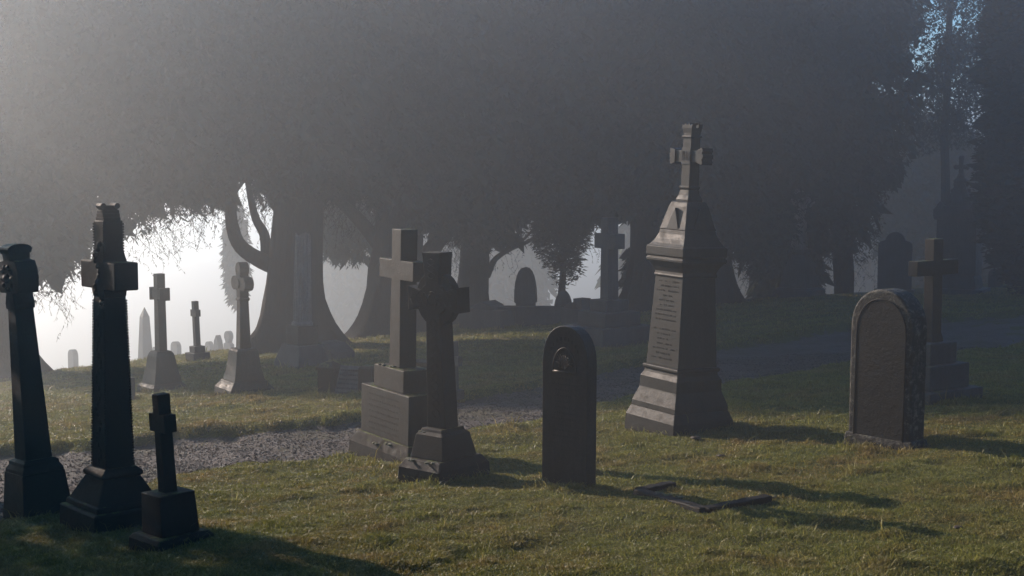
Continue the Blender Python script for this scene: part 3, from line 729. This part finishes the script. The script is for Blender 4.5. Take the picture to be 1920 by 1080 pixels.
for k, (px, py, sz, lab) in enumerate([(672,852,.10,'small pale stone in the grass at the left foot of the stepped slab'),(1236,812,.16,'pale flat stone at the near corner of the grey pedestal monument'),
                          (1305,824,.10,'pale flat stone right of the near corner of the grey pedestal monument'),(1797,993,.07,'tiny white stone in the grass near the right edge'),(1352,858,.08,'little grey stone in the sunlit grass in front of the pedestal monument'),
                          (924,760,.09,'dark cobble lying on the gravel path')]):
    p = at(px, py); m = MB().blob((0, 0, 0), sz*.6, .28, k*3)
    o = m.build('flat_stone' if k < 5 else 'cobble', PALE if k < 5 else SLATE, None, 0, True); o.location = (p[0], p[1], p[2]+.02)
    o['label'] = lab; o['category'] = 'stone'; o['group'] = 'loose stones on the ground'

# ------------------------------------------------------------------ trees
lowpts = [(-400,560),(0,560),(60,575),(110,568),(150,530),(170,505),(240,475),(270,450),(330,428),(400,412),(426,412),(438,345),(466,338),(476,395),(520,405),(600,398),(690,390),(740,450),(860,470),(915,492),(960,478),(1000,455),(1105,440),(1160,455),(1230,520),(1350,500),(1420,535),(1540,508),(1600,500),(1640,505),(1700,520),(1920,560),(2500,560)]
LP, LQ = map(np.array, zip(*lowpts))
def zlow(x, y):
    px = 960 + x/y*F; py = np.interp(px, LP, LQ)
    return CAMZ - (py-300)/F*y
def n3(P, sc, seed=0):
    a = vnoise(P[:,0]*sc+seed, P[:,1]*sc+P[:,2]*sc*.7); b_ = vnoise(P[:,2]*sc+seed*2, P[:,0]*sc*.8-P[:,1]*sc*.3)
    return a + b_
def cards(P, L, W, droop=.5):
    n = len(P)
    th = rng.random(n)*6.283; el = -droop + .9*(rng.random(n)-.5)
    d1 = np.stack([np.cos(th)*np.cos(el), np.sin(th)*np.cos(el), np.sin(el)], -1)
    rnd = rng.normal(size=(n, 3)); d2 = np.cross(d1, rnd); d2 /= np.linalg.norm(d2, axis=1)[:,None]
    l = L*(.6+.8*rng.random(n))[:,None]; w = W*(.6+.8*rng.random(n))[:,None]
    bend = np.array([0, 0, -1.])[None]*l*.18
    V = np.stack([P, P+d1*l*.45+d2*w*.5, P+d1*l+bend, P+d1*l*.5-d2*w*.5], 1)
    return V.reshape(-1, 3), np.arange(n*4).reshape(n, 4)
def crown_pts(ell, n, low=None, gap=-.25, sc=.9, seed=0, shell=.35):
    """ell: list of (x,y,z,rx,ry,rz) ; random points in the union, thinned by noise into clumps"""
    vol = np.array([e[3]*e[4]*e[5] for e in ell]); cnt = (n*vol/vol.sum()).astype(int); out = []
    for e, c in zip(ell, cnt):
        v = rng.normal(size=(c, 3)); v /= np.linalg.norm(v, axis=1)[:,None]; rr = (rng.random(c)**shell)[:,None]
        out.append(np.array(e[:3]) + v*rr*np.array(e[3:]))
    P = np.concatenate(out); k = n3(P, sc, seed) > gap + .25*(rng.random(len(P))-.5)
    P = P[k]
    if low is not None: P = P[P[:,2] > low(P[:,0], P[:,1]) + .55*np.abs(n3(P, 1.6, seed+3)) + .25*rng.random(len(P))]
    return P
def W3(px, py, d, rx, ry, rd):
    """ellipsoid centre at picture place px,py distance d; radii in picture px and metres in depth"""
    p = pt(px, py, d); s = d/F; return (p[0], p[1], p[2], rx*s, rd, ry*s)
def tree(name, label, px, d, trunk_px, ells, n, leaf=(.15,.048), low=zlow, gap=-.25, mat=None, group='yews and conifers along the brow', height=9, limbs=(), droop=.5, lean=0, sc=.9, loc=None, hang=0, seed=1, shell=.35, cat='tree', flare=1.05):
    if loc is None: x = (px-960)/F*d
    else: x, d = loc
    z = float(G(x, d)); s = d/F
    r = thing(name, label, cat, rz=0, group=group, loc=(x, d, z))[0]
    base = Vector((x, d, z))
    if trunk_px:
        m = MB(); R = trunk_px*s
        hs = [-.4,0,.15,.35,.6,.9,1.3,1.8,2.4,3,4,5.5,7,9]; hs = [h for h in hs if h < height]+[height]
        m.tube([(lean*h*.12 + .06*math.sin(h*1.3+seed), 0, h) for h in hs], [R*(1+flare*math.exp(-max(h, 0)/.65))*(1-.045*max(h, 0)) for h in hs], 44, .15, seed)
        for lp, lr in limbs:
            pp = [Vector(pt(a, b_, d+dd))-base for a, b_, dd in lp]
            # resample smooth
            q = []
            for k in range(len(pp)-1):
                p0 = pp[max(k-1, 0)]; p1 = pp[k]; p2 = pp[k+1]; p3 = pp[min(k+2, len(pp)-1)]
                for u in (0, .25, .5, .75): q.append(.5*((2*p1)+(p2-p0)*u+(2*p0-5*p1+4*p2-p3)*u*u+(-p0+3*p1-3*p2+p3)*u**3))
            q.append(pp[-1]); m.tube(q, [lr*s*(1-.6*k/len(q)) for k in range(len(q))], 12, .12, seed)
        m.build('trunk', BARK, r, 0, True)
    P = crown_pts(ells, int(n*(3.2 if leaf[0] < .16 else 1)), low, gap, sc, seed, shell)
    V, Fq = cards(P, leaf[0], leaf[1], droop)
    if leaf[0] < .16:   # denser sprays deep inside the crown
        Pi = crown_pts([(e[0], e[1], e[2], e[3]*.86, e[4]*.8, e[5]*.9) for e in ells], int(n*.55), (lambda a, b_: low(a, b_)+.45) if low else None, gap-.05, sc, seed, .5)
        Vi, Fi = cards(Pi, .55, .30, droop); Fq = np.concatenate([Fq, Fi+len(V)]); V = np.concatenate([V, Vi])
    if hang:   # thin hanging twigs with a few leaves at the lower edge
        k = np.where(P[:,2] < low(P[:,0], P[:,1]) + .6)[0]
        k = rng.choice(k, min(hang, len(k)), replace=False); add = []
        for i_ in k:
            p = P[i_].copy(); dv = np.array([rng.normal()*.8, rng.normal()*.5, -.5]); dv /= np.linalg.norm(dv)
            for q in range(int(8+rng.random()*12)):
                dv = dv + np.array([rng.normal()*.25, rng.normal()*.2, -.06]); dv /= np.linalg.norm(dv)
                add.append((p.copy(), dv.copy())); p = p+dv*.085
        PP = np.array([a_[0] for a_ in add]); DD = np.array([a_[1] for a_ in add])
        side = np.cross(DD, rng.normal(size=DD.shape)); side /= np.linalg.norm(side, axis=1)[:,None]
        tw = np.stack([PP-side*.005, PP+side*.005, PP+DD*.09+side*.004, PP+DD*.09-side*.004], 1).reshape(-1, 3)
        V2, F2 = cards(PP[rng.random(len(PP)) < .8], .07, .02, .7)
        Fq = np.concatenate([Fq, np.arange(len(tw)).reshape(-1, 4)+len(V), F2+len(V)+len(tw)]); V = np.concatenate([V, tw, V2])
    fast_mesh('crown', V-np.array([x, d, z]), Fq, mat or LEAF, r)
    return r

tree('yew_tree', 'yew cut by the left edge, its flared trunk behind the leaning cross', -32, 38, 56,
     [W3(-60,150,38,250,440,3.2), W3(60,380,38,120,210,2.2), W3(150,100,38.5,200,380,3)], 34000, hang=160, seed=1, height=8)
tree('yew_tree', 'great yew with a wide flared trunk and a curved limb arching to the left', 552, 37.5, 54,
     [W3(330,130,37.5,230,340,3.2), W3(560,60,38,240,400,3.4)], 38000, hang=260, seed=2, height=9, lean=.3,
     limbs=[([(535,505,0),(490,488,-.2),(452,462,-.3),(436,425,-.3),(433,380,-.2),(440,330,0),(430,260,.2)], 17),
            ([(500,480,0),(496,440,.1),(480,410,.2),(470,370,.3),(462,320,.3)], 11), ([(560,440,0),(528,400,0),(500,350,.2),(470,280,.2)], 14),
            ([(545,430,0),(600,380,.3),(640,330,.3)], 16)])
tree('yew_tree', 'yew with a broad flared trunk standing right behind the brown cross', 748, 41, 52,
     [W3(750,80,41,190,430,3.2), W3(860,150,41.5,150,360,3)], 26000, hang=60, seed=3, height=9,
     limbs=[([(720,470,0),(680,420,0),(640,380,0),(600,350,.3)], 16), ([(800,480,0),(840,430,0),(880,380,0)], 18)])
tree('yew_tree', 'hazy yew trunk left of the gap that frames the pointed headstone', 886, 46, 27,
     [W3(930,180,45,150,360,3)], 20000, hang=70, seed=4, height=8,
     limbs=[([(905,530,0),(925,490,0),(955,468,0),(995,450,0),(1030,420,0)], 6), ([(915,520,0),(935,480,0),(975,455,0),(1010,420,0)], 4)])
tree('small_conifer', 'small rounded conifer with foliage tapering down onto the bullet-shaped headstone', 1054, 43.5, 5,
     [W3(1052,440,43.5,56,70,1), W3(1056,400,43.5,64,70,1.1), W3(1058,500,43.5,38,36,.6), W3(1052,532,43.5,16,18,.3)], 15000, (.17,.05), low=None, gap=-.6, seed=5, height=3, droop=-.1)
tree('yew_tree', 'dark yew whose trunk fills the space right of the broad step cross', 1208, 42, 27,
     [W3(1120,150,42,150,330,3), W3(1250,60,42,180,440,3.2)], 28000, hang=60, seed=6, height=9)
tree('yew_tree', 'dark yew directly behind the grey pedestal monument', 1335, 44, 34,
     [W3(1400,100,44,170,440,3.2)], 22000, hang=40, seed=7, height=9)
tree('yew_tree', 'dark yew with a narrow trunk between two small bright gaps at right', 1582, 45, 20,
     [W3(1560,150,45,130,400,3), W3(1480,50,45.5,130,440,3), W3(1672,70,46,62,300,1.5)], 24000, hang=50, seed=8, height=9, flare=-.12)
tree('tall_conifer', 'dense columnar conifer closing the right edge of the view', 1945, 40, 14,
     [W3(1950,330,40,120,240,1.8), W3(1950,60,40,112,330,1.6)], 24000, (.15,.05), low=None, gap=-.75, mat=LEAF2, seed=9, height=8, droop=-.3)
tree('pine_tree', 'thin straight pine with sparse foliage and bright sky showing through, upper right', 1768, 50, 9,
     [W3(1725,60,50,120,230,2), W3(1700,60,51.5,75,200,1.2), W3(1800,160,50,60,120,1.6)], 34000, (.17,.06), low=None, gap=-.13, mat=LEAF2, seed=10, height=12, sc=1.5)
tree('yew_bush', 'low dark yew bush reaching the ground right of the grey pedestal monument', 1260, 46, 0,
     [W3(1255,520,46,88,110,1.6)], 9000, low=None, gap=-.6, seed=12, cat='bush', group='low yew bushes behind the graves')
tree('yew_bush', 'low dark yew bush behind the robed statue', 1475, 47, 0,
     [W3(1475,510,47,62,110,1.6)], 8000, low=None, gap=-.6, seed=13, cat='bush', group='low yew bushes behind the graves')
tree('yew_bush', 'wide dark yew bush filling the space behind the ornate monument', 1790, 64, 0,
     [W3(1750,380,64,130,190,1.8), W3(1860,400,64,90,170,1.8)], 15000, low=None, gap=-.6, seed=14, cat='bush', group='low yew bushes behind the graves')
# second row, fainter in the mist
tree('misty_tree', 'paler yew showing its drooping foliage between the two broad trunks', 640, 55, 0,
     [W3(650,350,55,110,150,2.5), W3(640,150,55,140,180,2.5)], 14000, low=None, gap=-.35, seed=15, group='misty trees behind the yews', droop=.7)
tree('misty_tree', 'paler tree standing behind the yew at the left edge', 170, 56, 0,
     [W3(180,120,56,240,230,2.5)], 11000, low=None, gap=-.3, seed=16, group='misty trees behind the yews', height=9)
tree('misty_tree', 'faint slender cypress in the white mist left of the clover cross', 443, 84, 0,
     [(pt(443,480,84)[0], 84, pt(443,480,84)[2], .7, .7, 3.2)], 5000, (.4,.14), low=None, gap=-.8, seed=17, group='misty trees behind the yews')
tree('misty_tree', 'paler tree behind the small rounded conifer', 1030, 57, 0,
     [W3(1020,120,57,200,230,2.5)], 11000, low=None, gap=-.3, seed=18, group='misty trees behind the yews', height=9)
tree('misty_tree', 'paler tree behind the dark yews at right of the pedestal monument', 1420, 58, 14,
     [W3(1340,150,58,190,260,2.5)], 13000, low=None, gap=-.3, seed=19, group='misty trees behind the yews', height=9)
tree('misty_tree', 'paler tree filling the gap between the great yew and its neighbour above', 420, 52, 0,
     [W3(430,100,52,250,230,2.5)], 13000, low=None, gap=-.3, seed=20, group='misty trees behind the yews', height=9)
for k, (px, d_, rx, top, lab) in enumerate([(700, 150, 110, 200, 'faint far tree low in the mist between the broad trunks'), (905, 130, 130, 200, 'faint far tree added to dim the mist behind the pointed headstone'), 
        (1290, 105, 150, 200, 'faint far tree added to dim the mist behind the grey pedestal monument'), (1700, 105, 140, 420, 'faint far tree added to dim the mist behind the shouldered headstone')]):
    tree('gap_dimming_tree', lab, px, d_, 0, [W3(px, 500, d_, rx, 170, 5)] + ([W3(px+20, 270, d_, rx*.9, 240, 5)] if top < 400 else []), 9000, (1.5,.8), low=None, gap=-1.2, seed=40+k, group='far trees lost in the mist')  # far trees added to dim the bright mist in the gaps
# left yews: first shades the front graves, two unseen ones added to shade near mist
for k, (x, y, rr, hh, lab) in enumerate([(-15, 19.6, 3.3, 5.0, 'yew beyond the left edge of the view that shades the leaning cross'),
        (-13.6, 13.2, 3.6, 7.6, 'second yew beyond the left edge, unseen and added to shade the near mist'), (-12.4, 7.0, 3.6, 7.6, 'yew left of the viewer, unseen and added to shade the near mist')]):
    tree('yew_tree', lab, 0, 0, 30, [(x, y, float(G(x, y))+hh+.3, rr, rr, hh)], [8000, 20000, 20000][k], (.42,.2), low=None, gap=[-.32, -.8, -.8][k], seed=21+k, height=7, loc=(x, y), group='yews beyond the left edge')
for k, (x, y, rr, hh, lab) in enumerate([(10.5, -5, 4.2, 6, 'big unseen tree added behind the viewer to the right to cut sky light'), (-8, -8, 4.5, 6.5, 'big unseen tree added behind the viewer to the left to cut sky light'),
                                         (17, 9, 3.6, 6, 'big unseen tree added beyond the right edge to cut sky light'), (2, -15, 5, 7, 'big unseen tree added straight behind the viewer to cut sky light')]):
    tree('yew_tree', lab, 0, 0, 30, [(x, y, float(G(x, y))+hh+.8, rr, rr, hh)], 16000, (.5,.25), low=None, gap=-.7, seed=30+k, height=6, loc=(x, y), group='trees added outside the view to cut sky light')  # unseen trees added round the viewer to cut the sky fill

for o in [q for q in COL.objects if q.type == 'EMPTY' and q.get('category') in ('gravestone', 'monument', 'tomb', 'grave', 'kerb') and q.location.y < 40]:
    if o.name.startswith('misty') or o['category'] == 'kerb': continue
    half = max([max(abs(v.co.x), abs(v.co.y)) for ch in o.children if ch.type == 'MESH' for v in ch.data.vertices if v.co.z < .12] or [.2])
    FOOT.append((o.location.x, o.location.y, half*1.02))
grass(1200000)

# ------------------------------------------------------------------ haze, sky and sun
AZ = 46          # degrees to the left of the view direction
EL = 19
m = bpy.data.materials.new('haze'); m.use_nodes = True; t = m.node_tree; t.nodes.clear()
o = t.nodes.new('ShaderNodeOutputMaterial'); v = t.nodes.new('ShaderNodeVolumePrincipled')
v.inputs['Color'].default_value = (.89, .95, 1, 1); v.inputs['Density'].default_value = .0051; v.inputs['Anisotropy'].default_value = .79
t.links.new(v.outputs[0], o.inputs['Volume'])
hz = MB().box(-410, 410, -70, 610, -70, 15.5).build('haze', m, None, 0); hz['kind'] = 'stuff'; hz['label'] = 'pale morning mist hanging among the graves and trees'
w = bpy.data.worlds.new('World'); SC.world = w; w.use_nodes = True; t = w.node_tree
bg = t.nodes['Background']; sk = t.nodes.new('ShaderNodeTexSky'); sk.sky_type = 'NISHITA'; sk.sun_disc = False
sk.sun_elevation = math.radians(EL); sk.sun_rotation = math.radians(-AZ); sk.air_density = 1; sk.dust_density = 3; sk.ozone_density = 4
t.links.new(mix(t, 1, sk.outputs[0], (.48, .92, 1.25), 'MULTIPLY'), bg.inputs[0]); bg.inputs[1].default_value = .07
sd = bpy.data.lights.new('sun', 'SUN'); sd.energy = 5; sd.angle = math.radians(.5); sd.color = (1, .80, .66)
sun = bpy.data.objects.new('sun', sd); COL.objects.link(sun)
sv = Vector((-math.sin(math.radians(AZ))*math.cos(math.radians(EL)), math.cos(math.radians(AZ))*math.cos(math.radians(EL)), math.sin(math.radians(EL))))
sun.rotation_euler = sv.to_track_quat('Z', 'Y').to_euler()
SC.view_settings.view_transform = 'Standard'; SC.view_settings.look = 'None'; SC.view_settings.exposure = 1.62; SC.view_settings.gamma = 1
SC.cycles.use_denoising = True; SC.cycles.volume_bounces = 0; SC.cycles.max_bounces = 5; SC.cycles.diffuse_bounces = 2; SC.cycles.glossy_bounces = 2
SC.cycles.use_adaptive_sampling = True; SC.cycles.adaptive_threshold = .015
